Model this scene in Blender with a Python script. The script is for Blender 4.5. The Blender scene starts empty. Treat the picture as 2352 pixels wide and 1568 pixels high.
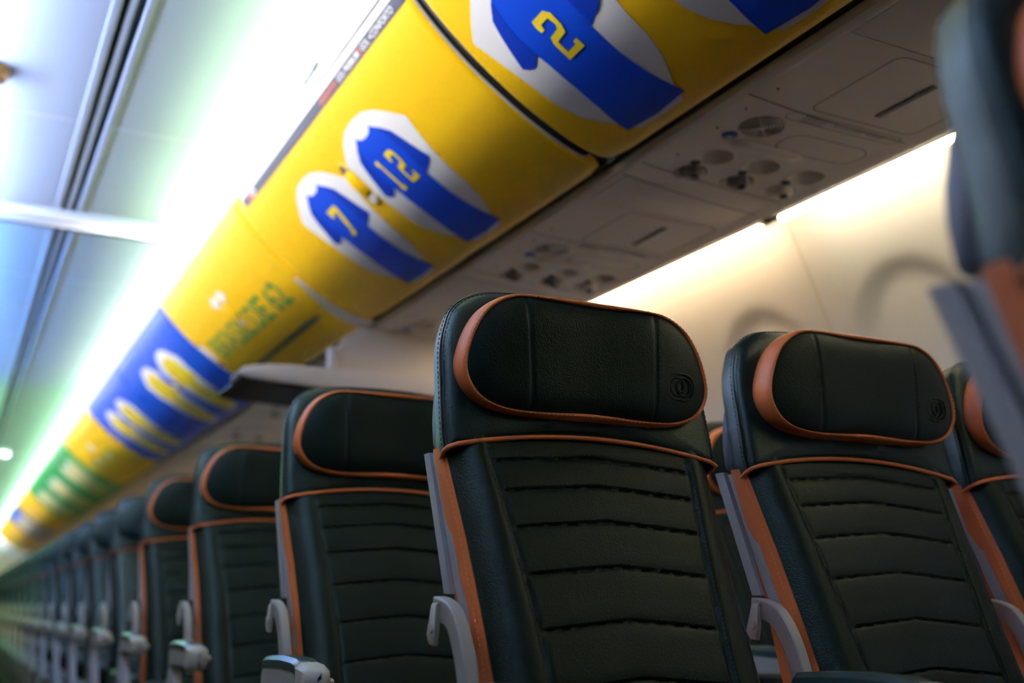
import bpy, bmesh, math, random
from mathutils import Vector, Matrix
random.seed(5)
S = bpy.context.scene
COL = S.collection
R = math.radians

# ------------------------------------------------------------------ camera, world, exposure
cam = bpy.data.cameras.new('camera')
cam_o = bpy.data.objects.new('camera', cam)
COL.objects.link(cam_o)
cam_o.location = (-0.28, 0.0, 0.70)
cam_o.rotation_euler = (R(90 + 13.716), 0, R(-27.03))
cam.sensor_width = 36
cam.lens = 2487.0 / 2352 * 36
cam.clip_start = 0.02
cam.dof.use_dof = True
cam.dof.focus_distance = 1.54
cam.dof.aperture_fstop = 2.2
S.camera = cam_o
S.view_settings.view_transform = 'Standard'
S.view_settings.look = 'None'
S.view_settings.gamma = 1
S.view_settings.use_curve_mapping = False
S.view_settings.exposure = 0.75
W = bpy.data.worlds.new('cabin_air')
S.world = W
W.use_nodes = True
W.node_tree.nodes['Background'].inputs[0].default_value = (0.5, 0.55, 0.7, 1)
W.node_tree.nodes['Background'].inputs[1].default_value = 0.02
S.cycles.max_bounces = 8
S.cycles.diffuse_bounces = 5
S.cycles.sample_clamp_indirect = 6

# light levels of the place: colour, strength
COVE_RIGHT = [(0.9, 4.2, (0.66, 1.0, 0.60), 58), (4.2, 7.5, (0.70, 1.0, 0.76), 30), (7.5, 20.8, (0.40, 1.0, 0.52), 30)]
COVE_LEFT = [(0.0, 4.2, (0.38, 0.52, 1.0), 122), (4.2, 7.6, (0.06, 0.32, 1.0), 120), (7.6, 20.8, (0.14, 1.0, 0.36), 60)]
WASH = (1.0, 0.97, 0.93)
WASH_STRENGTH = 520
WALL_NEAR, WALL_FAR, WALL_AFT = (1.0, 0.84, 0.56), (1.0, 0.72, 0.42), (1.0, 0.36, 0.08)
WALL_STRENGTH = 16
CEIL_Z = 2.12

# ------------------------------------------------------------------ materials
def mat(name, col, rough=0.5, spec=0.5, bump=0.0, bscale=200.0, metal=0.0, var=0.0, emit=None, estr=0.0, coat=0.0, vscale=6.0):
    m = bpy.data.materials.new(name)
    m.use_nodes = True
    nt = m.node_tree
    b = nt.nodes['Principled BSDF']
    b.inputs['Base Color'].default_value = (*col, 1)
    b.inputs['Roughness'].default_value = rough
    b.inputs['Specular IOR Level'].default_value = spec
    b.inputs['Metallic'].default_value = metal
    b.inputs['Coat Weight'].default_value = coat
    if emit:
        b.inputs['Emission Color'].default_value = (*emit, 1)
        b.inputs['Emission Strength'].default_value = estr
    if bump or var:
        tc = nt.nodes.new('ShaderNodeTexCoord')
    if bump:
        n = nt.nodes.new('ShaderNodeTexNoise')
        n.inputs['Scale'].default_value = bscale
        n.inputs['Detail'].default_value = 3
        bp = nt.nodes.new('ShaderNodeBump')
        bp.inputs['Strength'].default_value = bump
        bp.inputs['Distance'].default_value = 0.002
        nt.links.new(tc.outputs['Object'], n.inputs['Vector'])
        nt.links.new(n.outputs['Fac'], bp.inputs['Height'])
        nt.links.new(bp.outputs['Normal'], b.inputs['Normal'])
    if var:
        n2 = nt.nodes.new('ShaderNodeTexNoise')
        n2.inputs['Scale'].default_value = vscale
        n2.inputs['Detail'].default_value = 4
        mr = nt.nodes.new('ShaderNodeMapRange')
        mr.inputs['To Min'].default_value = 1 - var
        mr.inputs['To Max'].default_value = 1 + var
        mx = nt.nodes.new('ShaderNodeMix')
        mx.data_type = 'RGBA'
        mx.blend_type = 'MULTIPLY'
        mx.inputs[0].default_value = 1
        mx.inputs[6].default_value = (*col, 1)
        nt.links.new(tc.outputs['Object'], n2.inputs['Vector'])
        nt.links.new(n2.outputs['Fac'], mr.inputs['Value'])
        nt.links.new(mr.outputs['Result'], mx.inputs[7])
        nt.links.new(mx.outputs[2], b.inputs['Base Color'])
    return m

M = {}
M['leather'] = mat('dark_green_leather', (0.0018, 0.0056, 0.0042), 0.40, 0.20, 0.35, 420, var=0.12)
M['leather_stitch'] = mat('green_thread', (0.028, 0.042, 0.034), 0.7, 0.3)
M['orange'] = mat('orange_leather', (0.60, 0.155, 0.038), 0.42, 0.40, 0.3, 420, var=0.10)
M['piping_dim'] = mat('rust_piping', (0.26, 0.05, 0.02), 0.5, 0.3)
M['leather_rim'] = mat('rim_lit_leather', (0.0025, 0.010, 0.010), 0.36, 0.36, 0.3, 420)  # same leather, colour and gloss raised so the covers catch rim light
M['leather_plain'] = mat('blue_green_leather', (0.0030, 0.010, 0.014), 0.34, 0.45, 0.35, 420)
M['orange_stitch'] = mat('orange_thread', (0.72, 0.27, 0.06), 0.7, 0.3)
M['grey'] = mat('grey_plastic', (0.40, 0.42, 0.46), 0.42, 0.4, 0.12, 500)
M['arm_grey'] = mat('warm_grey_plastic', (0.36, 0.38, 0.37), 0.40, 0.45, 0.1, 500)
M['arm_cap'] = mat('pale_grey_plastic', (0.55, 0.57, 0.54), 0.38, 0.45, 0.08, 500)
M['housing'] = mat('charcoal_plastic', (0.035, 0.04, 0.055), 0.45, 0.4, 0.15, 500)
M['pad'] = mat('armrest_rubber', (0.02, 0.045, 0.04), 0.30, 0.5)
M['metal'] = mat('brushed_metal', (0.7, 0.7, 0.66), 0.3, 0.5, metal=1.0)
M['white'] = mat('white_panel', (0.80, 0.80, 0.80), 0.45, 0.35, 0.05, 300)
M['ceil'] = mat('ceiling_panel', (0.62, 0.645, 0.64), 0.5, 0.3, 0.04, 300)
M['psu'] = mat('cream_panel', (0.80, 0.76, 0.69), 0.5, 0.3, 0.10, 600, var=0.03)
M['psu_hole'] = mat('recess_cream', (0.84, 0.80, 0.72), 0.45, 0.35)
M['vent'] = mat('vent_nozzle', (0.22, 0.21, 0.20), 0.35, 0.5)
M['dark'] = mat('dark_gap', (0.012, 0.012, 0.012), 0.6, 0.2)
M['seam'] = mat('panel_seam', (0.16, 0.145, 0.12), 0.7, 0.2)
M['slot'] = mat('slot_insert', (0.06, 0.055, 0.055), 0.5, 0.3)
M['red'] = mat('red_nozzle', (0.10, 0.02, 0.02), 0.4, 0.5)
M['bluebtn'] = mat('blue_button', (0.03, 0.07, 0.36), 0.35, 0.5)
M['wall'] = mat('sidewall_panel', (0.86, 0.85, 0.85), 0.45, 0.35, 0.05, 300)
M['shade'] = mat('window_shade', (0.74, 0.74, 0.75), 0.5, 0.3)
M['yellow'] = mat('yellow_wrap', (0.95, 0.56, 0.006), 0.40, 0.30, 0.04, 60)
M['blue'] = mat('blue_wrap', (0.001, 0.085, 0.66), 0.40, 0.30, 0.04, 60)
M['green'] = mat('green_wrap', (0.002, 0.32, 0.085), 0.40, 0.30, 0.04, 60)
M['print_white'] = mat('printed_white', (0.86, 0.86, 0.90), 0.42, 0.25)
M['print_blue'] = mat('printed_blue', (0.002, 0.065, 0.66), 0.42, 0.25)
M['print_sleeve'] = mat('printed_dark_blue', (0.001, 0.035, 0.44), 0.42, 0.25)
M['print_yellow'] = mat('printed_yellow', (0.90, 0.68, 0.03), 0.42, 0.25)
M['print_sleeve_yellow'] = mat('printed_deep_yellow', (0.78, 0.56, 0.02), 0.42, 0.25)
M['print_green'] = mat('printed_green', (0.004, 0.24, 0.07), 0.4, 0.4)
M['print_navy'] = mat('printed_navy', (0.02, 0.07, 0.05), 0.4, 0.4)
M['band'] = mat('slate_band', (0.055, 0.058, 0.085), 0.5, 0.15)
M['band_red'] = mat('printed_red', (0.75, 0.12, 0.05), 0.4, 0.4)
M['lip'] = mat('bin_edge_white', (0.72, 0.68, 0.66), 0.4, 0.4)
M['carpet'] = mat('dark_carpet', (0.02, 0.035, 0.025), 0.95, 0.1, 0.9, 900, var=0.35, vscale=80)
M['lining'] = mat('light_absorber', (0.05, 0.055, 0.055), 0.8, 0.1)  # kept dark in place of the unseen seats, soaking up bounce light
M['bin_lining'] = mat('cool_bounce_lining', (0.64, 0.68, 0.82), 0.5, 0.3)  # pale blue picked so the unseen bins bounce cool light across the cabin
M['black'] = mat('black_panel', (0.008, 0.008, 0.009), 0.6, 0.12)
M['sign'] = mat('lit_orange_text', (0.5, 0.1, 0.02), 0.5, 0.3, emit=(1.0, 0.16, 0.03), estr=0.9)
M['amber'] = mat('amber_lens', (0.12, 0.06, 0.014), 0.4, 0.2)
M['trim'] = mat('ceiling_trim', (0.62, 0.64, 0.66), 0.3, 0.5)
M['trim_dark'] = mat('ceiling_groove', (0.06, 0.08, 0.09), 0.4, 0.4)

for n_ in ('leather', 'leather_rim', 'leather_plain'):
    M[n_].node_tree.nodes['Principled BSDF'].inputs['Specular Tint'].default_value = (0.72, 1.0, 0.86, 1)

def emit_mat(name, col, st):
    m = bpy.data.materials.new(name)
    m.use_nodes = True
    nt = m.node_tree
    nt.nodes.clear()
    e = nt.nodes.new('ShaderNodeEmission')
    e.inputs[0].default_value = (*col, 1)
    e.inputs[1].default_value = st
    o = nt.nodes.new('ShaderNodeOutputMaterial')
    nt.links.new(e.outputs[0], o.inputs[0])
    return m

# ------------------------------------------------------------------ mesh helpers
class MB:
    def __init__(s):
        s.v, s.f, s.m = [], [], []
    def add(s, v, f, mi=0):
        n = len(s.v)
        s.v += [tuple(p) for p in v]
        for q in f:
            s.f.append([i + n for i in q])
            s.m.append(mi)
        return s
    def box(s, x0, x1, y0, y1, z0, z1, mi=0, bev=0.0, seg=3):
        bm = bmesh.new()
        bmesh.ops.create_cube(bm, size=1)
        for v in bm.verts:
            v.co = ((x0 + x1) / 2 + v.co.x * (x1 - x0), (y0 + y1) / 2 + v.co.y * (y1 - y0), (z0 + z1) / 2 + v.co.z * (z1 - z0))
        if bev:
            bmesh.ops.bevel(bm, geom=bm.edges[:], offset=bev, segments=seg, profile=0.5, affect='EDGES')
        return s.frombm(bm, mi)
    def frombm(s, bm, mi=0):
        bm.verts.index_update()
        s.add([v.co[:] for v in bm.verts], [[v.index for v in f.verts] for f in bm.faces], mi)
        bm.free()
        return s
    def loft(s, rings, closed=True, cap0=False, cap1=False, mi=0):
        n = len(rings[0])
        v = [p for r in rings for p in r]
        f = []
        for i in range(len(rings) - 1):
            for j in range(n if closed else n - 1):
                k = (j + 1) % n
                f.append([i * n + j, i * n + k, (i + 1) * n + k, (i + 1) * n + j])
        if cap0: f.append(list(range(n))[::-1])
        if cap1: f.append([(len(rings) - 1) * n + j for j in range(n)])
        return s.add(v, f, mi)
    def tube(s, path, r, seg=8, closed=False, mi=0, flat=1.0):
        P = [Vector(p) for p in path]
        n = len(P)
        rings = []
        prev = None
        for i in range(n):
            if closed: t = P[(i + 1) % n] - P[i - 1]
            else: t = P[min(i + 1, n - 1)] - P[max(i - 1, 0)]
            t.normalize()
            if prev is None:
                a = Vector((0, 1, 0)) if abs(t.y) < 0.9 else Vector((1, 0, 0))
                nrm = t.cross(a).normalized()
            else:
                nrm = (prev - t * prev.dot(t)).normalized()
            prev = nrm
            b = t.cross(nrm)
            rr = r[i] if isinstance(r, (list, tuple)) else r
            rings.append([P[i] + nrm * math.cos(2 * math.pi * k / seg) * rr + b * math.sin(2 * math.pi * k / seg) * rr * flat for k in range(seg)])
        if closed:
            rings.append(rings[0])
            return s.loft(rings, True, mi=mi)
        return s.loft(rings, True, True, True, mi=mi)
    def dashes(s, path, r, dash=0.0042, gap=0.0024, mi=0):
        P = [Vector(p) for p in path]
        L = [0]
        for a, b in zip(P, P[1:]): L.append(L[-1] + (b - a).length)
        def at(d):
            for i in range(len(L) - 1):
                if d <= L[i + 1]:
                    return P[i].lerp(P[i + 1], (d - L[i]) / max(1e-9, L[i + 1] - L[i]))
            return P[-1]
        d = 0.001
        while d + dash < L[-1]:
            s.tube([at(d), at(d + dash * 0.5), at(d + dash)], [r * 0.6, r, r * 0.6], 5, mi=mi)
            d += dash + gap
        return s
    def lathe(s, prof, seg=32, mi=0, c=(0, 0, 0), axis='z'):
        rings = []
        for r, h in prof:
            ring = []
            for k in range(seg):
                a = 2 * math.pi * k / seg
                if axis == 'z': p = (c[0] + r * math.cos(a), c[1] + r * math.sin(a), c[2] + h)
                elif axis == 'x': p = (c[0] + h, c[1] + r * math.cos(a), c[2] + r * math.sin(a))
                else: p = (c[0] + r * math.cos(a), c[1] + h, c[2] + r * math.sin(a))
                ring.append(p)
            rings.append(ring)
        return s.loft(rings, True, False, prof[-1][0] > 1e-6, mi)
    def build(s, name, mats, parent=None, smooth=True, ang=40, loc=None):
        me = bpy.data.meshes.new(name)
        me.from_pydata(s.v, [], s.f)
        for m in (mats if isinstance(mats, (list, tuple)) else [mats]): me.materials.append(m)
        me.polygons.foreach_set('material_index', s.m)
        bm = bmesh.new()
        bm.from_mesh(me)
        bmesh.ops.remove_doubles(bm, verts=bm.verts, dist=1e-6)
        bmesh.ops.recalc_face_normals(bm, faces=bm.faces)
        bm.to_mesh(me)
        bm.free()
        if smooth:
            me.shade_smooth()
            me.set_sharp_from_angle(angle=R(ang))
        o = bpy.data.objects.new(name, me)
        COL.objects.link(o)
        if parent: o.parent = parent
        if loc: o.location = loc
        return o

def tag(o, label=None, cat=None, group=None, kind=None):
    if label: o['label'] = label
    if cat: o['category'] = cat
    if group: o['group'] = group
    if kind: o['kind'] = kind
    return o
def empty(name, loc=(0, 0, 0), label=None, cat=None, group=None):
    o = bpy.data.objects.new(name, None)
    o.location = loc
    o.empty_display_size = 0.1
    COL.objects.link(o)
    return tag(o, label, cat, group)
def dup(o, parent=None):
    c = o.copy()
    COL.objects.link(c)
    c.parent = parent
    for ch in list(o.children): dup(ch, c)
    return c
def lerp(a, b, t): return a + (b - a) * t
def interp(x, xs, ys):
    if x <= xs[0]: return ys[0]
    for i in range(len(xs) - 1):
        if x <= xs[i + 1]: return lerp(ys[i], ys[i + 1], (x - xs[i]) / (xs[i + 1] - xs[i]))
    return ys[-1]
def smooth(t):
    t = max(0, min(1, t))
    return t * t * (3 - 2 * t)
def catmull(P, n=10, closed=False):
    out = []
    m = len(P)
    for i in range(m if closed else m - 1):
        if closed: a, b, c, d = P[i - 1], P[i], P[(i + 1) % m], P[(i + 2) % m]
        else:
            b, c = P[i], P[i + 1]
            a = P[i - 1] if i else tuple(2 * u - v for u, v in zip(b, c))
            d = P[i + 2] if i + 2 < m else tuple(2 * u - v for u, v in zip(c, b))
        for k in range(n):
            t = k / n
            out.append(tuple(.5 * (2 * q + (r - p) * t + (2 * p - 5 * q + 4 * r - s) * t * t + (3 * q - p - 3 * r + s) * t ** 3) for p, q, r, s in zip(a, b, c, d)))
    if not closed: out.append(tuple(P[-1]))
    return out

# ------------------------------------------------------------------ room shell
Y0, Y1 = -1.6, 20.8
def sweep(prof, y0, y1, n=1, thick=0.0):
    rings = [[(x, lerp(y0, y1, i / n), z) for x, z in prof] for i in range(n + 1)]
    return MB().loft(rings, closed=False)

flo = MB().box(-1.9, 1.9, Y0, Y1, -0.05, 0.0)
tag(flo.build('floor', M['carpet'], smooth=False), kind='structure')

# ceiling: flat centre panels curving down into the light coves
cp = catmull([(0.76, 2.02), (0.75, 2.10), (0.70, 2.135), (0.60, 2.135), (0.50, 2.125), (0.42, 2.1205), (0.30, CEIL_Z), (0.022, CEIL_Z)], 6)
cm = MB()
cm.loft([[(x, y, z) for x, z in cp] for y in (Y0, Y1)], False)
cm.loft([[(-x - 0.05, y, z) for x, z in cp] for y in (Y0, Y1)], False)
cm.box(-0.75, 0.75, Y0, Y1, 2.17, 2.20)
tag(cm.build('ceiling', M['ceil']), kind='structure')
# raised trim channel down the middle of the ceiling
tm = MB()
tm.box(0.004, 0.024, Y0, Y1, CEIL_Z - 0.004, CEIL_Z + 0.04, bev=0.003)
tm.box(-0.074, -0.050, Y0, Y1, CEIL_Z - 0.004, CEIL_Z + 0.04, bev=0.003)
tm.box(-0.052, 0.006, Y0, Y1, CEIL_Z + 0.025, CEIL_Z + 0.035, mi=1)
tm.box(-0.033, -0.016, Y0, Y1, CEIL_Z + 0.0, CEIL_Z + 0.034, bev=0.003)
tag(tm.build('trim_1', [M['trim'], M['trim_dark']]), kind='structure')
# cross seams of the ceiling panels
k = 2
for y in (0.5, 1.9, 3.28, 5.05, 6.25, 7.5, 8.8, 10.0, 12.2, 14.0):
    sm = MB()
    for sx in (1, -1):
        pts = [(x if sx > 0 else -x - 0.05, z - 0.0015) for x, z in cp]
        sm.loft([[(x, y - 0.006, z) for x, z in pts], [(x, y, z - 0.003) for x, z in pts], [(x, y + 0.006, z) for x, z in pts]], False)
    tag(sm.build('trim_%d' % k, M['white']), kind='structure')
    k += 1
# cross bar between two ceiling sections
bar = MB()
bar.box(-0.50, 0.45, 4.10, 4.225, 2.088, 2.119, bev=0.008)
bar.box(-0.50, 0.45, 4.226, 4.246, 2.0875, 2.119, mi=1)
tag(bar.build('trim_%d' % k, [M['white'], M['trim_dark']]), kind='structure')
k += 1

# side wall with scalloped window reveals
WP = [(1.465, 1.715), (1.500, 1.660), (1.533, 1.595), (1.562, 1.535), (1.59, 1.475), (1.637, 1.36), (1.685, 1.22), (1.73, 1.05), (1.757, 0.90), (1.762, 0.72), (1.74, 0.48), (1.68, 0.22), (1.60, 0.0)]
WD = catmull(WP, 6)
WZ = [z for x, z in WD][::-1]
WX = [x for x, z in WD][::-1]
def wall_x(z): return interp(z, WZ, WX)
WIN = [1.728 + 0.508 * i for i in range(-5, 36)]
def reveal(y, z):
    yc = min(WIN, key=lambda w: abs(w - y))
    dy = (y - yc) / 0.178
    zt = 1.30
    dz = (z - zt) / 0.185 if z > zt else ((z - 1.12) / 0.26 if z < 1.12 else 0)
    r = math.sqrt(dy * dy + dz * dz)
    return 0.021 * smooth((1.05 - r) / 0.30) * max(0, min(1, (z - .95) / .48))
def wall_grid(sx, y0, y1, ny, zs):
    rings = []
    for i in range(ny + 1):
        y = lerp(y0, y1, i / ny)
        rings.append([(sx * (wall_x(z) + reveal(y, z)), y, z) for z in zs])
    return rings
zs_f = [1.715 - 0.0145 * i for i in range(70)] + [0.66, 0.5, 0.35, 0.2, 0.08, 0.0]
wr = MB()
wr.loft(wall_grid(1, Y0, 5.0, 440, zs_f), False)
wr.loft(wall_grid(1, 5.0, Y1, 320, zs_f[::3] + [0.0]), False)
wr.box(1.465, 1.95, Y0, Y1, 1.715, 2.2)
tag(wr.build('wall_right', M['wall'], ang=80), kind='structure')
# curved vertical seams between the sidewall panels
for i in range(-2, 12):
    y = 1.985 + 1.016 * i
    pts = [(wall_x(z) - 0.0015, z) for z in zs_f if z > 0.6]
    q = MB()
    q.loft([[(x + 0.002, y - 0.0075, z) for x, z in pts], [(x - 0.0025, y - 0.002, z) for x, z in pts], [(x - 0.0025, y + 0.002, z) for x, z in pts], [(x + 0.002, y + 0.0075, z) for x, z in pts]], False)
    tag(q.build('trim_%d' % k, M['psu']), kind='structure')
    k += 1
# windows with closed shades in the reveals
for i, yc in enumerate([w for w in WIN if 0.9 < w < 6.0]):
    e = tag(empty('window_%d' % (i + 1), (wall_x(1.08) + 0.024, yc, 1.08)), kind='structure')
    def rrect(w, h, r, n=7):
        out = []
        for cx, cy, a0 in ((w - r, h - r, 0), (-w + r, h - r, 90), (-w + r, -h + r, 180), (w - r, -h + r, 270)):
            for j in range(n):
                a = R(a0 + 90 * j / (n - 1))
                out.append((cx + r * math.cos(a), cy + r * math.sin(a)))
        return out
    lean = 0.30
    def ringw(w, h, r, dx): return [(-v * -lean * -1 + dx, u, v) for u, v in rrect(w, h, r)]
    MB().loft([ringw(.135, .185, .09, .006), ringw(.130, .180, .088, -.006), ringw(.115, .165, .08, -.006), ringw(.110, .160, .078, .010)]).build('window_frame', M['white'], e)
    MB().loft([ringw(.112, .162, .078, .006), ringw(.112, .162, .078, .012)], True, True, True).build('window_shade', M['shade'], e)

LIP = 2.0245          # top of the opposite rail: it cuts the wash light off halfway down the printed bins
# left side of the cabin: sidewall darkened low, plain mirrored bins tinted to steer bounce light
LP = [(-1.60, 0.0), (-1.74, 0.48), (-1.762, 0.8), (-1.73, 1.05), (-1.58, 1.475), (-1.372, 1.60), (-0.90, 1.602), (-0.72, 1.640), (-0.565, 1.724), (-0.47, 1.820), (-0.445, 1.915), (-0.440, LIP), (-0.446, LIP + .002), (-0.452, LIP), (-0.460, 1.995), (-0.82, 1.995), (-0.82, 2.2)]
lw = MB()
lw.loft([[(x, y, z) for x, z in [(-1.60, 0.0), (-1.74, 0.48), (-1.762, 0.8), (-1.73, 1.05), (-1.69, 1.20)]] for y in (Y0, Y1)], False, mi=0)
lw.loft([[(x, y, z) for x, z in [(-1.69, 1.20), (-1.58, 1.475), (-1.485, 1.595), (-1.40, 1.72), (-1.372, 1.66), (-1.372, 1.600)]] for y in (Y0, Y1)], False, mi=2)
lw.loft([[(x, y, z) for x, z in LP[5:]] for y in (Y0, Y1)], False, mi=1)
tag(lw.build('wall_left', [M['lining'], M['bin_lining'], M['wall']], ang=30), kind='structure')
tag(MB().box(-1.9, 1.9, Y1, Y1 + .05, 0, 2.2).build('wall_rear', M['bin_lining'], smooth=False), kind='structure')
tag(MB().box(-1.9, 1.9, Y0 - .05, Y0, 0, 2.2).build('wall_front', M['lining'], smooth=False), kind='structure')

# ------------------------------------------------------------------ light coves above the bins
i = 1
for sx, segs in ((1, COVE_RIGHT), (-1, COVE_LEFT)):
    for a, b, c, st in segs:
        x0, x1, z0 = (0.50, 0.54, 2.010) if sx > 0 else (-0.535, -0.495, 2.020)
        m = MB().box(x0, x1, a + .01, b - .01, z0, z0 + .010)
        o = m.build('cove_light', [emit_mat('cove_glow', c, st)], smooth=False)
        side = 'right-hand' if sx > 0 else 'left-hand'
        tag(o, {0: 'front', 1: 'middle', 2: 'aft'}[segs.index((a, b, c, st))] + ' light strip hidden in the ceiling cove above the ' + ('printed' if sx > 0 else 'opposite') + ' bins', 'light', 'ceiling cove light strips')

m = MB().box(-0.652, -0.644, 0.9, Y1 - .1, 2.0845, 2.0895)
m.box(-0.70, -0.56, 0.9, Y1 - .1, 2.100, 2.106, mi=1)  # unseen shield and baffle, added to keep the wash off the ceiling
m.box(-0.566, -0.560, 0.9, Y1 - .1, 2.0845, 2.106, mi=1)
tag(m.build('wash_light', [emit_mat('wash_glow', WASH, WASH_STRENGTH), M['dark']], smooth=False), 'thin white light line above the opposite bins, washing the printed bins', 'light')

m = MB().box(0.640, 0.648, 0.9, Y1 - .1, 2.083, 2.091)  # unseen line, overdriven so the opposite bins bounce fill onto seats and wall
m.box(0.56, 0.70, 0.9, Y1 - .1, 2.100, 2.106, mi=1)  # shield and baffle added here too, screening the ceiling from the wash
m.box(0.560, 0.566, 0.9, Y1 - .1, 2.0845, 2.106, mi=1)
tag(m.build('wash_light', [emit_mat('wash_glow', WASH, WASH_STRENGTH * 5), M['dark']], smooth=False), 'thin white light line above the printed bins, washing the opposite bins', 'light')

# ------------------------------------------------------------------ overhead bins
BP = catmull([(.395, 1.925), (.415, 1.895), (.44, 1.865), (.485, 1.820), (.54, 1.772), (.605, 1.724), (.675, 1.679), (.75, 1.640), (.82, 1.614), (.885, 1.602)], 12)
BS = [0.0]
for a, b in zip(BP, BP[1:]): BS.append(BS[-1] + math.hypot(b[0] - a[0], b[1] - a[1]))
STOT = BS[-1]
def bin_pt(s, off=0.0):
    x = interp(s, BS, [p[0] for p in BP])
    z = interp(s, BS, [p[1] for p in BP])
    e = 0.004
    s0, s1 = max(0, s - e), min(STOT, s + e)
    tx = interp(s1, BS, [p[0] for p in BP]) - interp(s0, BS, [p[0] for p in BP])
    tz = interp(s1, BS, [p[1] for p in BP]) - interp(s0, BS, [p[1] for p in BP])
    L = math.hypot(tx, tz)
    return x + tz / L * off, z - tx / L * off      # outward normal points to the aisle and down

def poly_to_bm(poly):
    bm = bmesh.new()
    bm.faces.new([bm.verts.new((p[0], p[1], 0)) for p in poly])
    return bm
def bend(bm, off, layer_map=None):
    """2D sheet (y, s) cut into thin strips and laid on the bin curve"""
    bmesh.ops.triangulate(bm, faces=bm.faces[:])
    ss = [v.co.y for v in bm.verts]
    s = math.floor(min(ss) / 0.012) * 0.012
    while s < max(ss):
        bmesh.ops.bisect_plane(bm, geom=bm.verts[:] + bm.edges[:] + bm.faces[:], plane_co=(0, s, 0), plane_no=(0, 1, 0), dist=1e-6)
        s += 0.012
    for v in bm.verts:
        y, s = v.co.x, v.co.y
        x, z = bin_pt(max(0, min(STOT, s)), off)
        v.co = (x, y, z)
    return bm
def decal(mb, poly, off, mi):
    mb.frombm(bend(poly_to_bm(poly), off), mi)
def text_bm(txt, size, weight=0.0, space=1.0):
    cu = bpy.data.curves.new('lettering', 'FONT')
    cu.body = txt
    cu.size = size
    cu.align_x = 'LEFT'
    cu.space_character = space
    cu.offset = weight
    cu.resolution_u = 3
    o = bpy.data.objects.new('lettering', cu)
    COL.objects.link(o)
    bpy.context.view_layer.update()
    me = bpy.data.meshes.new_from_object(o.evaluated_get(bpy.context.evaluated_depsgraph_get()))
    bpy.data.objects.remove(o)
    bm = bmesh.new()
    bm.from_mesh(me)
    bpy.data.meshes.remove(me)
    bpy.data.curves.remove(cu)
    return bm
def decal_text(mb, txt, y_left, y_right, s_base, height, off, mi, weight=0.0):
    """letters run from y_left (far) to y_right (near); tops point to the bin's upper edge"""
    bm = text_bm(txt, 1.0, weight)
    xs = [v.co.x for v in bm.verts]
    zs = [v.co.y for v in bm.verts]
    a, b, h = min(xs), max(xs), max(zs)
    for v in bm.verts:
        v.co = (lerp(y_left, y_right, (v.co.x - a) / (b - a)), s_base - v.co.y / h * height, 0)
    mb.frombm(bend(bm, off), mi)

HALF_SHIRT = [(0, .170), (.022, .168), (.036, .162), (.043, .155), (.062, .168), (.080, .179), (.104, .200), (.118, .233), (.131, .270), (.142, .305), (.128, .314), (.112, .319), (.083, .303), (.079, .33), (.078, .40), (.083, .46), (.090, .50), (.095, .538), (0, .545)]
HALF_SLEEVE = [(.070, .174), (.104, .200), (.118, .233), (.131, .270), (.142, .305), (.128, .314), (.112, .319), (.083, .303), (.086, .25), (.080, .21)]
HALF_HALO = [(0, .117), (.06, .121), (.11, .139), (.155, .169), (.197, .203), (.188, .23), (.178, .27), (.169, .31), (.161, .36), (.156, .41), (.140, .455), (.115, .49), (.097, .510), (.070, .553), (0, .557)]
def mirror(h): return [(x, s) for x, s in h] + [(-x, s) for x, s in h[::-1] if x > 1e-6]
GL = {
 '2': [(.027, .252), (-.015, .251), (-.027, .263), (-.026, .292), (-.018, .307), (.015, .311), (.015, .337), (-.013, .336), (-.015, .329), (-.027, .328), (-.028, .349), (.029, .351), (.028, .310), (.021, .296), (-.009, .293), (-.014, .285), (-.012, .267), (.014, .267), (.018, .279), (.030, .279), (.031, .266)],
 '1': [(.018, .252), (-.004, .251), (-.004, .335), (-.010, .337), (-.010, .351), (.016, .351), (.016, .337), (.010, .335), (.010, .268), (.018, .268)],
 '7': [(.030, .251), (-.030, .251), (-.036, .262), (-.006, .340), (.004, .352), (.022, .350), (.026, .341), (.012, .334), (-.012, .270), (.008, .268), (.018, .279), (.032, .273)]}
def shirt(door, yc, number, body='print_blue', sleeve='print_sleeve', num='print_yellow', clip=None):
    mb = MB()
    sc = 1.0
    decal(mb, [(yc + x, s) for x, s in mirror(HALF_HALO)], .0010, 0)
    decal(mb, [(yc + x, s) for x, s in mirror(HALF_SHIRT)], .0018, 1)
    for sg in (1, -1): decal(mb, [(yc + sg * x, s) for x, s in HALF_SLEEVE], .0026, 2)
    if number:
        wd = 0.78 if len(number) > 1 else 1.0
        off0 = (0.034 if len(number) > 1 else 0.0)
        for ci, ch in enumerate(number):
            c0 = yc - 0.004 + (off0 - 0.058 * ci if len(number) > 1 else 0) + (0.012 if number == '12' and ci == 0 else 0)
            dz = -0.025 if number != '2' else 0
            decal(mb, [(c0 + x * wd, s + dz) for x, s in GL[ch]], .0034, 3)
    return mb.build('printed_shirt', [M['print_white'], M[body], M[sleeve], M[num]], door, ang=30)

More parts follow.
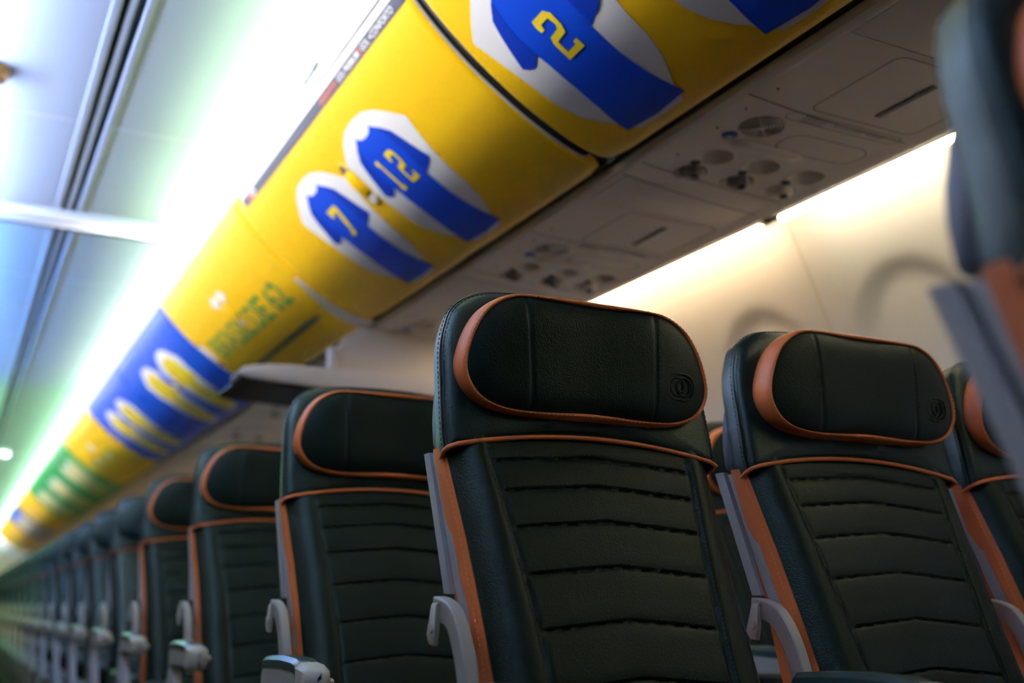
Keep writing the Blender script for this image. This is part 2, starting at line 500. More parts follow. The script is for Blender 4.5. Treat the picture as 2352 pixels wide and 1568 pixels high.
def latch(door, y, s0=.165, s1=.305, m='yellow'):
    """oval recess with a paddle handle in it"""
    mb = MB()
    sc, hs, hw = (s0 + s1) / 2, (s1 - s0) / 2, .026
    def oval(k, off): return [(*bin_pt(sc + hs * k * math.cos(a), off)[:1], y + hw * k * math.sin(a), bin_pt(sc + hs * k * math.cos(a), off)[1]) for a in [2 * math.pi * j / 36 for j in range(36)]]
    mb.loft([oval(1.06, .0012), oval(1.0, .0055), oval(.93, .004)], True, mi=0)
    mb.loft([oval(.93, .004), oval(.85, .0015)], True, False, True, mi=1)
    def oval2(k, off): return [(*bin_pt(sc + hs * .62 * k * math.cos(a), off)[:1], y + hw * .9 * k * math.sin(a), bin_pt(sc + hs * .62 * k * math.cos(a), off)[1]) for a in [2 * math.pi * j / 36 for j in range(36)]]
    mb.loft([oval2(1.0, .002), oval2(.96, .009), oval2(.75, .013), oval2(.3, .0145)], True, False, True, mi=0)
    def cres(k, off): return [(*bin_pt(s1 - .018 + .016 * k * math.cos(a), off)[:1], y + .018 * k * math.sin(a), bin_pt(s1 - .018 + .016 * k * math.cos(a), off)[1]) for a in [2 * math.pi * j / 24 for j in range(24)]]
    mb.loft([cres(1, .003), cres(.9, .007), cres(.6, .0078)], True, False, True, mi=2)
    return mb.build('latch', [M[m], M['vent'], M['print_white']], door)

BINS = [
 (0.42, 1.797, 'yellow', 'yellow overhead bin nearest the camera, printed with a blue number 2 football shirt', [(1.563, '2'), (1.148, None)], 'blue'),
 (1.832, 3.236, 'yellow', 'yellow overhead bin printed with blue shirts 12 and 7 under a slate lettered band', [(2.318, '12'), (2.733, '7')], 'blue'),
 (3.244, 4.572, 'yellow', 'yellow overhead bin with green BRASIL DE 62 lettering, beside the blue bins', [], None),
 (4.590, 5.925, 'blue', 'blue overhead bin with yellow shirts, next to the lettered yellow bin', [(5.062, None), (5.478, None)], 'yellow'),
 (5.945, 7.285, 'blue', 'blue overhead bin with yellow shirts, next to the farther plain yellow bin', [(6.41, None), (6.83, None)], 'yellow'),
 (7.305, 8.90, 'yellow', 'blurred yellow overhead bin with small white badges between blue and green bins', [], None),
 (8.92, 10.20, 'green', 'blurred green overhead bin with white shirts, nearest of the three green ones', [(9.35, None), (9.76, None)], 'white'),
 (10.22, 11.50, 'green', 'blurred green overhead bin with white shirts, middle of the three green ones', [(10.65, None), (11.06, None)], 'white'),
 (11.52, 12.78, 'green', 'blurred green overhead bin with white shirts, farthest of the three green ones', [(11.95, None), (12.36, None)], 'white'),
 (12.80, 14.90, 'yellow', 'blurred yellow overhead bin with one white badge beyond the green bins', [], None),
 (14.92, 16.84, 'blue', 'far small blue overhead bin with white shirts near the end of the row', [(15.4, None), (15.85, None), (16.3, None)], 'white'),
 (16.86, 20.7, 'yellow', 'last yellow overhead bin at the far end of the row', [], None)]
bins = []
GAP = .0035
for bi, (a, b, colr, label, shirts, sty) in enumerate(BINS):
    root = empty('overhead_bin', (0.9, (a + b) / 2, 1.602), label, 'overhead bin', 'overhead bins along the aisle')
    bins.append(root)
    inv = Matrix.Translation(-root.location)
    def put(o):
        if o.parent is root: o.matrix_parent_inverse = inv
        return o
    # housing behind the door: dark liner with white edge
    hp = [bin_pt(s, -.022) for s in [STOT * j / 24 for j in range(25)]]
    mb = MB()
    prof = hp + [(1.30, 1.66), (1.30, 1.98), (.42, 1.98)]
    mb.loft([[(x, y, z) for x, z in prof] for y in (a - GAP, b + GAP)], True, True, True, mi=0)
    put(mb.build('bin_housing', [M['dark']], root, ang=30))
    # curved door with rolled edges and rounded lower corners
    ns, ny = 48, 28
    ys = [a + .010 * t for t in (0, .25, .6, 1)] + [lerp(a + .02, b - .02, j / ny) for j in range(ny + 1)] + [b - .010 * t for t in (1, .6, .25, 0)]
    ss = [STOT * j / ns for j in range(ns + 1)]
    def edge(y, s):
        d = min(y - a, b - y)
        e = -.006 * (1 - min(1, d / .010)) ** 2
        return e - .016 * smooth((s - (STOT - .018)) / .018)
    mb = MB()
    rings = []
    for y in ys:
        d = min(y - a, b - y)
        cut = .045 * (1 - math.sqrt(max(0, 1 - (1 - min(1, d / .045)) ** 2)))
        r = []
        for s in ss:
            s2 = s * (STOT - .004 - cut) / STOT
            x, z = bin_pt(s2, edge(y, s))
            r.append((x, y, z))
        rings.append(r)
    mb.loft(rings, False, mi=0)
    for y, r, q in ((a, rings[0], 0), (b, rings[-1], 1)):
        l0 = [(x + .004, y, z + .005) for x, _, z in r]
        mb.loft([r, l0], False, mi=1 if (bi, q) in ((1, 0), (2, 1)) else 0)
        mb.loft([l0, [(x + .012, y, z + .014) for x, _, z in r]], False, mi=2)
    door = put(mb.build('bin_door', [M[colr], M['lip'], M['dark']], root, ang=50))
    for yc, num in shirts:
        body, slv = {'blue': ('print_blue', 'print_sleeve'), 'yellow': ('print_yellow', 'print_sleeve_yellow'), 'white': ('print_yellow', 'print_white')}[sty]
        shirt(door, yc, num, body, slv)
    if bi in (1, 2, 3, 4): latch(door, {1: 2.512, 2: 3.93, 3: 5.28, 4: 6.62}[bi], m=colr)
    # rail of white panels standing on the bin, hiding the cove light
    mb = MB()
    rp = [(.392, 1.930), (.388, 1.950), (.392, 1.975), (.402, 2.010), (.412, 2.034), (.420, 2.038), (.428, 2.034), (.425, 2.0), (.425, 1.935)]
    mb.loft([[(x, y, z) for x, z in rp] for y in (a - GAP, b + GAP)], True, True, True, mi=0)
    mb.box(.386, .392, a, b, 1.946, 1.949, mi=1)
    put(mb.build('cove_rail', [M['white'], M['lip']], root, ang=30))
    if bi == 1:
        mb = MB()
        decal(mb, [(1.838, .0005), (3.165, .0005), (3.165, .0175), (1.838, .0175)], .0010, 2)
        decal(mb, [(1.838, .0172), (3.165, .0172), (3.165, .0445), (1.838, .0445)], .0012, 0)
        decal_text(mb, 'ASSENTOS', 2.395, 2.268, .0380, .0130, .0022, 1, .012)
        decal_text(mb, 'GOL PREMIUM', 2.255, 2.112, .0390, .0150, .0022, 2, .012)
        decal(mb, [(2.098, .022), (2.104, .022), (2.104, .041), (2.098, .041)], .0022, 1)
        decal_text(mb, 'GOL +CONFORTO', 2.090, 1.900, .0390, .0150, .0022, 2, .012)
        for cy, mi in ((3.085, 1), (3.055, 2)):
            o1 = [(cy + .024 * math.cos(t), .030 + .0105 * math.sin(t)) for t in [2 * math.pi * j / 20 for j in range(20)]]
            i1 = [(cy + .013 * math.cos(t), .030 + .0055 * math.sin(t)) for t in [2 * math.pi * j / 20 for j in range(20)]]
            for j in range(20):
                q = (j + 1) % 20
                decal(mb, [o1[j], o1[q], i1[q], i1[j]], .0020, mi)
        mb.build('lettered_band', [M['band'], M['band_red'], M['print_white']], door, ang=30)
    if bi == 2:
        mb = MB()
        decal_text(mb, 'BRASIL DE 62', 4.42, 3.43, .350, .100, .0014, 0, .004)
        # round nail-head dots on the ends of the letter strokes
        for cy, sides in ((4.40, 'tb'), (4.31, 'b'), (4.22, 't'), (4.13, 'b'), (4.05, 'b'), (3.97, 'tb'), (3.89, 'tb'), (3.80, 'b'), (3.72, 'tb'), (3.64, 't'), (3.56, 'mb'), (3.47, 'tb')):
            for c in sides:
                sc = {'t': .256, 'm': .300, 'b': .343}[c]
                decal(mb, [(cy + .014 * math.cos(t), sc + .012 * math.sin(t)) for t in [2 * math.pi * u / 10 for u in range(10)]], .0020, 0)
        decal(mb, [(4.30, .447), (3.50, .435), (3.42, .440), (3.42, .455), (3.50, .458), (4.30, .463)], .0014, 1)
        mb.build('green_lettering', [M['print_green'], M['print_navy']], door, ang=30)
        mb = MB()
        for cy in (3.895, 3.985):
            decal(mb, [(cy + .042 * math.cos(t) * (1 + .25 * math.cos(4 * t)), .166 + .026 * math.sin(t)) for t in [2 * math.pi * j / 24 for j in range(24)]], .0014, 0)
        mb.build('printed_badge', [M['print_white']], door, ang=30)
        mb = MB()
        decal(mb, [(4.525 + .026 * math.cos(t), .290 + .066 * math.sin(t)) for t in [2 * math.pi * j / 28 for j in range(28)]], .0014, 0)
        decal(mb, [(4.525 + .016 * math.cos(t), .354 + .020 * math.sin(t)) for t in [2 * math.pi * j / 16 for j in range(16)]], .0022, 1)
        decal(mb, [(4.525 + .012 * math.cos(t), .228 + .010 * math.sin(t)) for t in [2 * math.pi * j / 16 for j in range(16)]], .0022, 1)
        mb.build('printed_ball', [M['print_white'], M['print_navy']], door, ang=30)
    if bi in (5, 9, 11):
        yc = (a + b) / 2
        mb = MB()
        for cy, cs, r in ((yc, .20, .07), (yc + .25, .30, .05), (yc - .15, .33, .05)):
            decal(mb, [(cy + r * math.cos(t), cs + r * .5 * math.sin(t)) for t in [2 * math.pi * j / 20 for j in range(20)]], .0014, 0)
        if bi == 5: decal_text(mb, 'BRASIL', yc + .55, yc - .55, .36, .09, .0012, 1)
        mb.build('printed_badge', [M['print_white'], M['print_green']], door, ang=30)
    if bi == 2:
        # pale end fairing beside the lettered bin, seen below its corner
        mb = MB()
        rr = []
        for j in range(15):
            s = lerp(.30, STOT - .01, j / 14)
            w = .028 + .06 * smooth((s - .30) / .22)
            p0, p1 = bin_pt(s, -.004), bin_pt(s, .003)
            rr.append([(p0[0], 3.262, p0[1]), (p1[0], 3.259, p1[1]), (p1[0], 3.259 + w, p1[1]), (p0[0], 3.262 + w, p0[1])])
        mb.loft(rr, True, True, True)
        put(mb.build('end_fairing', M['psu'], root))

# row letter plates on the rail
ROWS = [0.372, 1.278, 2.059, 2.951, 3.81, 4.585, 5.363, 6.126, 6.959, 7.757] + [7.757 + .79 * j for j in range(1, 15)]
def plate(y, dark):
    e = empty('row_plate', (.392, y, 1.985), None, 'sign', 'row letter plates on the rail')
    mb = MB()
    if dark:
        mb.box(-.004, .004, -.055, .055, -.012, .012, bev=.002)
        mb.build('plate', [M['band']], e, loc=(.0, 0, 0))
        bm = text_bm('ABC', 1.0, .01)
        xs = [v.co.x for v in bm.verts]; zs = [v.co.y for v in bm.verts]
        for v in bm.verts: v.co = (-.0048, .045 - (v.co.x - min(xs)) / (max(xs) - min(xs)) * .09, -.008 + v.co.y / max(zs) * .016)
        MB().frombm(bm).build('letters', M['print_white'], e)
    else:
        mb.box(-.004, .004, -.05, .05, -.010, .010, bev=.002)
        mb.box(-.006, -.003, -.05, .05, -.018, -.010, mi=1)
        mb.build('plate', [M['white'], M['band_red']], e)
    return e
near_first = ['small grey letter plate on the white rail, above the bin with shirt 12', 'white letter plate with a red edge, on the rail above the yellow lettered bin']
for j, y in enumerate([2.42, 3.36, 4.05, 4.85, 5.6, 6.4, 7.2]):
    e = plate(y, j < 1)
    e['label'] = near_first[0] if j == 0 else ['', 'white rail plate with red edge where the lettered yellow bin begins', 'white rail plate with red edge above the middle of the lettered yellow bin', 'white rail plate with red edge above the near corner of the nearer blue bin', 'white rail plate with red edge above the far half of the nearer blue bin', 'white rail plate with red edge above the middle of the farther blue bin', 'white rail plate with red edge where the farther blue bin ends'][j]

# ------------------------------------------------------------------ service panel under the bins
ZP = 1.600
base = MB()
pp = [(.897, 1.612), (.902, 1.602), (.912, 1.5985), (.925, ZP), (.927, ZP + .040), (1.322, ZP + .040), (1.324, ZP), (1.345, ZP - .002), (1.362, ZP - .004), (1.372, ZP), (1.374, 1.655), (.897, 1.655)]
base.loft([[(x, y, z) for x, z in pp] for y in (Y0, Y1)], True, True, True)
base.box(.880, .897, Y0, Y1, 1.616, 1.63, mi=1)
base.box(1.374, 1.402, Y0, Y1, 1.618, 1.64, mi=1)
tag(base.build('trim_%d' % k, [M['psu'], M['dark'], M['seam']], ang=30), kind='structure')
k += 1

def flat_ring(mb, outer, inner, z, mi):
    n = len(outer)
    mb.add([(x, y, z) for x, y in outer] + [(x, y, z) for x, y in inner], [[j, (j + 1) % n, n + (j + 1) % n, n + j] for j in range(n)], mi)
def rr2(x0, x1, y0, y1, r, n=8):
    out = []
    for cx, cy, a0 in ((x1 - r, y1 - r, 0), (x0 + r, y1 - r, 90), (x0 + r, y0 + r, 180), (x1 - r, y0 + r, 270)):
        for j in range(n):
            a = R(a0 + 90 * j / (n - 1))
            out.append((cx + r * math.cos(a), cy + r * math.sin(a)))
    return out
def make_psu():
    """local frame: x = cabin x, y measured from the reading light row, z = 0 at the panel face"""
    e = empty('service_unit', (0, 1.666, ZP))
    g = -.0012
    # thin raised plate with curved seams at both ends
    pl = MB()
    def yend(x, y, bow): return y + bow * ((x - .90) / .45) + .010 * math.sin((x - .90) / .45 * math.pi)
    xs = [lerp(.915, 1.345, j / 24) for j in range(25)]
    for y, bow in ((.085, .055), (.155, .075), (-.262, .03)):
        pl = MB()
        pl.loft([[(x, yend(x, y, bow) - .0020, -.0004) for x in xs], [(x, yend(x, y, bow), -.0012) for x in xs], [(x, yend(x, y, bow) + .0020, -.0004) for x in xs]], False, mi=0)
        pl.build('panel_joint', [M['seam']], e)
    # face plate with round openings
    bm = bmesh.new()
    loops = [[(.926, -.505), (1.323, -.505), (1.323, .165), (.926, .165)]]
    for x in (1.041, 1.163, 1.285): loops.append([(x + .040 * math.cos(2 * math.pi * u / 40), .040 * math.sin(2 * math.pi * u / 40)) for u in range(40)])
    for x in (1.042, 1.165, 1.284): loops.append([(x + .0385 * math.cos(2 * math.pi * u / 40), .088 + .0385 * math.sin(2 * math.pi * u / 40)) for u in range(40)])
    ed = []
    for lp_ in loops:
        vs = [bm.verts.new((px, py, 0)) for px, py in lp_]
        ed += [bm.edges.new((vs[q], vs[(q + 1) % len(vs)])) for q in range(len(vs))]
    bmesh.ops.triangle_fill(bm, edges=ed, use_beauty=True, use_dissolve=False)
    fp = MB().frombm(bm)
    fp.loft([[(px, py, 0) for px, py in loops[0]], [(px, py, .006) for px, py in loops[0]]], True)
    fp.build('face_plate', M['psu'], e, ang=20)
    # reading lights: shallow round cups
    for x in (1.041, 1.163, 1.285):
        c = MB().lathe([(.0435, -.0002), (.0420, -.0008), (.0400, -.0004), (.0385, .002), (.0365, .007), (.033, .014), (.026, .023), (.014, .029), (.0, .030)], 40, c=(x, 0, -.0166 + .0166))
        c.build('reading_light', M['psu_hole'], e)
    # air nozzles with a small dark stud beside each
    for j, x in enumerate((1.042, 1.165, 1.284)):
        v = MB().lathe([(.0425, -.0002), (.0405, -.0008), (.0385, -.0004), (.0372, .002), (.034, .010), (.028, .018), (.0, .020)], 36, c=(x, .088, 0), mi=0)
        v.lathe([(.026, .008), (.026, -.004), (.022, -.009), (.016, -.012), (.014, -.010), (.012, -.013), (.0, -.014)], 30, c=(x + .004, .084, 0), mi=1 if j != 2 else 0)
        v.lathe([(.0095, -.011), (.009, -.0165), (.0, -.018)], 20, c=(x + .006, .080, 0), mi=2 if j == 0 else 3)
        n = v.build('air_nozzle', [M['psu_hole'], M['vent'], M['red'], M['dark']], e)
        MB().lathe([(.0105, -.0002), (.0095, -.0035), (.0, -.0045)], 18, c=(x - .022, .038, 0)).build('row_stud', M['slot'], e)
    # round speaker grille: rings and ribs over a dark disc
    sp = MB()
    cx, cy = 1.031, -.161
    for q, r in enumerate((.045, .0385, .032, .0255, .019, .0125)):
        o = [(cx + r * math.cos(2 * math.pi * u / 48), cy + r * math.sin(2 * math.pi * u / 48)) for u in range(48)]
        ii = [(cx + (r - .0034) * math.cos(2 * math.pi * u / 48), cy + (r - .0034) * math.sin(2 * math.pi * u / 48)) for u in range(48)]
        sp.tube([(x, y, -.002) for x, y in [((p[0] + w[0]) / 2, (p[1] + w[1]) / 2) for p, w in zip(o, ii)]], .0013, 6, True)
    for u in range(4):
        a = math.pi / 4 + u * math.pi / 2
        sp.box(cx - .0025, cx + .0025, cy - .0025, cy + .0025, -.003, -.001)
        sp.tube([(cx + .006 * math.cos(a), cy + .006 * math.sin(a), -.0022), (cx + .045 * math.cos(a), cy + .045 * math.sin(a), -.0022)], .0013, 6)
    sp.lathe([(.007, -.001), (.006, -.004), (.0, -.0045)], 20, c=(cx, cy, 0))
    s = sp.build('speaker_grille', M['psu'], e)
    MB().lathe([(.0455, -.0004), (.044, -.0012), (.0, -.0012)], 40, c=(cx, cy, 0)).build('grille_backing', M['slot'], s)
    # blue call button with a pale symbol
    b = MB().lathe([(.0155, -.0004), (.0150, -.0035), (.011, -.005), (.0, -.0052)], 28, c=(.998, -.104, 0)).build('call_button', M['bluebtn'], e)
    MB().box(.995, 1.001, -.107, -.101, -.0062, -.005, bev=.001).build('symbol', M['print_white'], b)
    # long raised lamp cover of the seat belt sign
    h = MB()
    path = [(lerp(1.022, 1.198, j / 10), lerp(-.080, -.074, j / 10), 0) for j in range(11)]
    rings = []
    for j in range(13):
        t = j / 12
        x = lerp(1.020, 1.200, t)
        w = .019 * math.sqrt(max(.02, 1 - abs(2 * t - 1) ** 8))
        rings.append([(x, -.079 + w * math.cos(a), -.001 - .0095 * max(0, math.sin(a)) * (w / .019)) for a in [math.pi * u / 10 for u in range(11)]])
    h.loft(rings, False)
    h.build('sign_cover', M['psu_hole'], e)
    # blank oval plate
    q = MB()
    flat_ring(q, rr2(1.105, 1.312, -.172, -.090, .036), rr2(1.1075, 1.3095, -.1695, -.0925, .034), g, 0)
    q.build('blank_plate', M['seam'], e)
    # placard strip with small lettering
    q = MB()
    flat_ring(q, rr2(1.035, 1.318, -.246, -.212, .016), rr2(1.037, 1.316, -.244, -.214, .0145), g, 0)
    for u in range(3):
        x0, x1 = ((1.075, 1.125), (1.150, 1.215), (1.235, 1.275))[u]
        for w in range(9):
            x = lerp(x0, x1, w / 8)
            for row in range(2 if u else 3):
                q.add([(x, -.238 + row * .009, g), (x + (x1 - x0) / 11, -.238 + row * .009, g), (x + (x1 - x0) / 11, -.233 + row * .009, g), (x, -.233 + row * .009, g)], [[0, 1, 2, 3]], 1)
    q.build('placard', [M['seam'], M['vent']], e)
    # oxygen mask door
    q = MB()
    flat_ring(q, rr2(1.055, 1.318, -.490, -.262, .022), rr2(1.0575, 1.3155, -.4875, -.2645, .020), g, 0)
    d = q.build('mask_door', M['seam'], e)
    MB().box(1.1885, 1.2035, -.435, -.295, -.0022, -.0004, bev=.0008).build('slot', M['slot'], d)
    # little screws
    q = MB()
    for x, y in ((.952, -.30), (.952, -.21), (.962, .02), (.955, -.12)):
        q.lathe([(.003, -.0004), (.0025, -.0018), (.0, -.002)], 10, c=(x, y, 0))
    q.build('screw', M['slot'], e)
    return e
psu0 = make_psu()
PY = [1.666, 2.503, 3.38, 4.23, 5.03, 5.82, 6.61]
plab = ['service unit above the sharp front seats, with a clear round speaker grille', 'blurred service unit second from the camera, above the gap between two front aisle seats',
        'blurred service unit just in front of the dark cabin divider', 'service unit first behind the dark cabin divider', 'service unit second behind the dark cabin divider', 'service unit third behind the dark cabin divider', 'service unit fourth behind the dark cabin divider']
for j, y in enumerate(PY):
    o = psu0 if j == 0 else dup(psu0)
    o.location = (0, y, ZP)
    tag(o, plab[j], 'service panel', 'passenger service units under the bins')

# plain filler panels between the service units
edges_ = [Y0] + [v for y in PY for v in (y - .505, y + .165)] + [Y1]
for j in range(0, len(edges_), 2):
    tag(MB().box(.9265, 1.3225, edges_[j] + .0015, edges_[j + 1] - .0015, ZP, ZP + .008, bev=.001).build('trim_%d' % k, M['psu']), kind='structure')
    k += 1
# sidewall light strips between service panel and wall
for j in range(-2, 18):
    a, b = 1.985 + 1.016 * j, 2.925 + 1.016 * j
    if b > Y1: break
    c = WALL_NEAR if j < 0 else (WALL_FAR if b < 8 else WALL_AFT)
    e = empty('sidewall_light', (1.40, (a + b) / 2, 1.63))
    L = (b - a) / 2
    MB().tube([(.026, -L, -.019), (.026, L, -.019)], .0095, 12).build('tube', [emit_mat('sidewall_glow', c, WALL_STRENGTH * (3 if b > 9 else 1))], e)
    q = MB()
    q.box(-.024, .064, -L - .03, L + .03, .001, .022)
    for s in (-1, 1): q.box(-.005, .04, s * (L + .014) - .012, s * (L + .014) + .012, -.014, .002, bev=.003)
    q.build('fixture', M['dark'], e)
    where = {-2: 'foremost, beside the foreground seat', -1: 'above the wall panel right of the seam', 0: 'above the wall panel left of the visible seam'}
    tag(e, ('warm sidewall light strip ' + where[j]) if j in where else 'warm wall-top light strip, %s behind the visible wall seam' % ('second third fourth fifth sixth seventh eighth ninth tenth eleventh twelfth thirteenth fourteenth fifteenth sixteenth seventeenth eighteenth'.split()[j - 1]), 'light', 'sidewall light strips')

for j in range(0, 9):
    a, b = 0.1 + 1.016 * j, 1.04 + 1.016 * j
    o = MB().tube([(-1.430, a, 1.612), (-1.430, b, 1.612)], .0100, 12).build('sidewall_light', [emit_mat('sidewall_glow', WALL_NEAR, WALL_STRENGTH * .35)])
    tag(o, 'warm light strip along the top of the opposite cabin wall', 'light', 'sidewall light strips of the opposite wall')

# ------------------------------------------------------------------ cabin divider
dv = empty('cabin_divider', (.95, 3.30, 1.60), 'pale cabin divider with a dark underside hanging below the bins behind the second row', 'divider')
inv = Matrix.Translation(-dv.location)
def putd(o):
    o.matrix_parent_inverse = inv
    return o
top = [(.452, 1.402), (.470, 1.420), (.52, 1.432), (.60, 1.440), (.70, 1.440), (.80, 1.440), (1.0, 1.438), (1.2, 1.436), (1.45, 1.436)]
bot = [(.452, 1.396), (.470, 1.388), (.52, 1.386), (.60, 1.383), (.70, 1.379), (.80, 1.376), (1.0, 1.372), (1.2, 1.368), (1.45, 1.366)]
mb = MB()
mb.loft([[(x, 3.292, zt), (x, 3.286, lerp(zt, zb, .35)), (x, 3.286, lerp(zt, zb, .75)), (x, 3.292, zb), (x, 3.40, zb), (x, 3.40, zt)] for (x, zt), (_, zb) in zip(top, bot)], True, True, True)
putd(mb.build('front_edge', M['white'], dv))
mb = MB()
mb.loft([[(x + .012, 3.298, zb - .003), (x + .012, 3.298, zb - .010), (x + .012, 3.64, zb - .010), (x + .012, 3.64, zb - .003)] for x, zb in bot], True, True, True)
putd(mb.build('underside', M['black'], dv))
mb = MB()
up = [(.765, 1.440, 1.498), (.80, 1.440, 1.560), (.85, 1.440, 1.592), (.90, 1.44, 1.592), (1.35, 1.44, 1.592), (1.42, 1.44, 1.592), (1.46, 1.44, 1.590)]
mb.loft([[(x, 3.315, z0), (x, 3.315, z1), (x, 3.345, z1), (x, 3.345, z0)] for x, z0, z1 in up], True, True, True)
putd(mb.build('upper_panel', M['psu'], dv))
putd(MB().box(.742, .766, 3.290, 3.330, 1.436, 1.512, bev=.004).build('bracket', M['white'], dv))
sg = MB()
for u in range(5):
    x = .755 + u * .038
    sg.box(x, x + .022, 3.36, 3.42, 1.358, 1.3655, bev=.002)
putd(sg.build('lit_sign', M['sign'], dv))

# small fittings at the ceiling
cs = MB()
cs.box(-.30, .105, 11.0, 11.12, 2.045, 2.118, bev=.02)
tag(cs.build('ceiling_sign', [M['white']]), 'blurred white sign box hanging from the ceiling far down the aisle', 'sign')
al = MB().lathe([(.058, .0), (.056, -.014), (.044, -.030), (.0, -.032)], 28, c=(0, 0, 0))
alo = al.build('indicator_lamp', M['amber'], loc=(-.326, 3.03, 2.118))
tag(alo, 'blurred amber lamp on the ceiling at the left edge', 'lamp')

# ------------------------------------------------------------------ airline seat
TAN = math.tan(R(22))
ZC = .90
def yf(h): return .022 + TAN * (h - ZC)
def wf(h): return interp(h, [.40, .55, .62, .70, .78, .85, .90, .94], [.196, .196, .197, .199, .203, .209, .213, .214])
CH = [.886, .845, .796, .736, .668, .598, .525, .452]
def seam_x(h): return interp(h, [.40, .55, .66, .78, .89], [.128, .132, .135, .146, .160])
def front_y(x, h):
    w = wf(h)
    u = abs(x) / w
    y = yf(h)
    sx = seam_x(h)
    ax = abs(x)
    # bolsters stand a little forward of the centre panel and roll back to the edges
    bol = smooth((ax - sx + .004) / .018)
    y -= .0035 * bol * (1 - smooth((u - .80) / .25)) + .010
    y += .028 * max(0, (u - .76) / .24) ** 2.6
    if h < .905:
        if ax < sx:
            pk = .013 * (1 - (ax / sx)) ** 0.85
            edge = smooth((sx - ax) / .010)
            hh = h - pk
            g = 0
            for c in CH:
                d = hh - c
                g += .0034 * math.exp(-(d / .0019) ** 2) + .0016 * math.exp(-(d / .010) ** 2)
            y += g * edge
        y += .0032 * math.exp(-((ax - sx) / .0030) ** 2)
    return y

def seat_proto():
    root = empty('airline_seat', (0, 0, 0))
    # --- backrest cushion
    nx, nh = 130, 230
    hs = [lerp(.41, .935, j / nh) for j in range(nh + 1)]
    mb = MB()
    mb.loft([[(lerp(-1, 1, i / nx) * wf(h), front_y(lerp(-1, 1, i / nx) * wf(h), h), h) for i in range(nx + 1)] for h in hs], False)
    br = mb.build('backrest', M['leather'], root, ang=60)
    st = MB()
    for sg in (1, -1):
        pth = [(sg * (seam_x(h) + .0045), front_y(sg * (seam_x(h) + .0045), h) - .0006, h) for h in [lerp(.43, .905, j / 60) for j in range(61)]]
        st = MB().dashes(pth, .0007)
        st.build('stitching', M['leather_stitch'], br)
    for c in CH:
        pth = []
        for i in range(41):
            x = lerp(-1, 1, i / 40) * (seam_x(c) - .008)
            h = c + .013 * (1 - abs(x) / seam_x(c)) ** .85 + .0050
            pth.append((x, front_y(x, h) - .0004, h))
        MB().dashes(pth, .00045, .0036, .0030).build('stitching', M['leather_stitch'], br)
    # --- orange side trims
    for sg in (-1, 1):
        hs2 = [lerp(.41, .905, j / 60) for j in range(61)]
        rings = []
        def tr(h, t):
            d = interp(h, [.41, .60, .70, .80, .905], [.092, .082, .064, .045, .031])
            x0, y0 = wf(h) - .0004, front_y(wf(h), h) - .001
            wr = .0010 * math.sin(h * 95 + 2 * t) * (1 - smooth((h - .72) / .05)) if h > .5 else 0
            return (sg * (x0 + .004 * math.sin(t * math.pi) + .004 * t + wr * math.sin(t * math.pi)), y0 + d * t, h)
        mb = MB()
        mb.loft([[tr(h, j / 12) for j in range(13)] for h in hs2], False)
        t_o = mb.build('side_trim', M['orange'], root, ang=80)
        st = MB()
        for t in (.20, .62):
            MB().dashes([tuple(a + b for a, b in zip(tr(h, t), (sg * .0006, 0, 0))) for h in (hs2 if t < .5 else hs2[:38])], .0009, .0050, .0026).build('stitching', M['orange_stitch'], t_o)
        # dark roll between trim and front
    # --- upper cover above the collar piping
    HALFC = [(0.219, .905), (0.2205, .93), (.220, .96), (.2185, .99), (.2175, 1.02), (.215, 1.048), (.209, 1.073), (.196, 1.104), (.175, 1.123), (.146, 1.136), (.11, 1.142), (.05, 1.146), (0, 1.147)]
    top_c = catmull([(x, z) for x, z in HALFC], 5)
    left = [(-x, z) for x, z in top_c]
    right = top_c[::-1][1:]
    outline = left + right                                # from lower left over the top to lower right
    lowpts = [(lerp(.219, -.219, j / 30), .905 + .024 * (1 - (lerp(1, -1, j / 30)) ** 2)) for j in range(1, 30)]
    loop = outline + lowpts
    def yu(z): return .014 + .21 * (z - .90)
    cxz = (0, 1.02)
    def cring(k, dy, ins=0.0, drop=0.0):
        r = []
        for x, z in loop:
            dx, dz = x - cxz[0], z - cxz[1]
            L = math.hypot(dx, dz)
            f = (L * k - ins) / L
            xx, zz = cxz[0] + dx * f, cxz[1] + dz * f
            yy = yu(zz) + dy
            if z < .935:
                zz -= drop * smooth((abs(x) - .19) / .03)
            r.append((xx, yy, zz))
        return r
    mb = MB()
    rings = [cring(k, -.004 * (1 - k * k)) for k in (.02, .3, .6, .8)] + [cring(1, 0, .022), cring(1, .001, .012), cring(1, .005, .0055, .002), cring(1, .011, .0015, .006), cring(1, .016, .001, .008), cring(1, .026, .002, .012), cring(1, .044, .005, .016), cring(1, .054, .010, .016), cring(1, .060, .018, .014), cring(.6, .067), cring(.02, .069)]
    mb.loft(rings, True, True, True)
    uc = mb.build('upper_cover', M['leather_rim'], root, ang=60)
    st = MB()
    n_out = len(outline)
    for dy, ins in ((.0175, -.0006), (.0075, .0030)):
        rg = cring(1, dy, ins, .008)[:n_out]
        MB().dashes(rg, .0009, .0048, .0026).build('stitching', M['leather_stitch'], uc)
    # a fine rolled seam along the rim
    mb = MB()
    mb.tube(cring(1, .0125, .0008, .006)[:n_out], .0016, 6)
    mb.build('rim_seam', M['leather_rim'], uc)
    # --- orange piping along the collar
    pth = []
    for t in [j / 8 for j in range(8)]:
        pth.append((-lerp(.2125, .2195, t), yu(.905) + lerp(.042, .011, t), .905 - lerp(.017, .005, t)))
    pth += [(-.2170, yu(.905) + .004, .9025)]
    pth += [(x, yu(z) - .001 + .004 * smooth((abs(x) - .200) / .02), z - .001) for x, z in lowpts[::-1]]
    pth += [(.2170, yu(.905) + .004, .9025)]
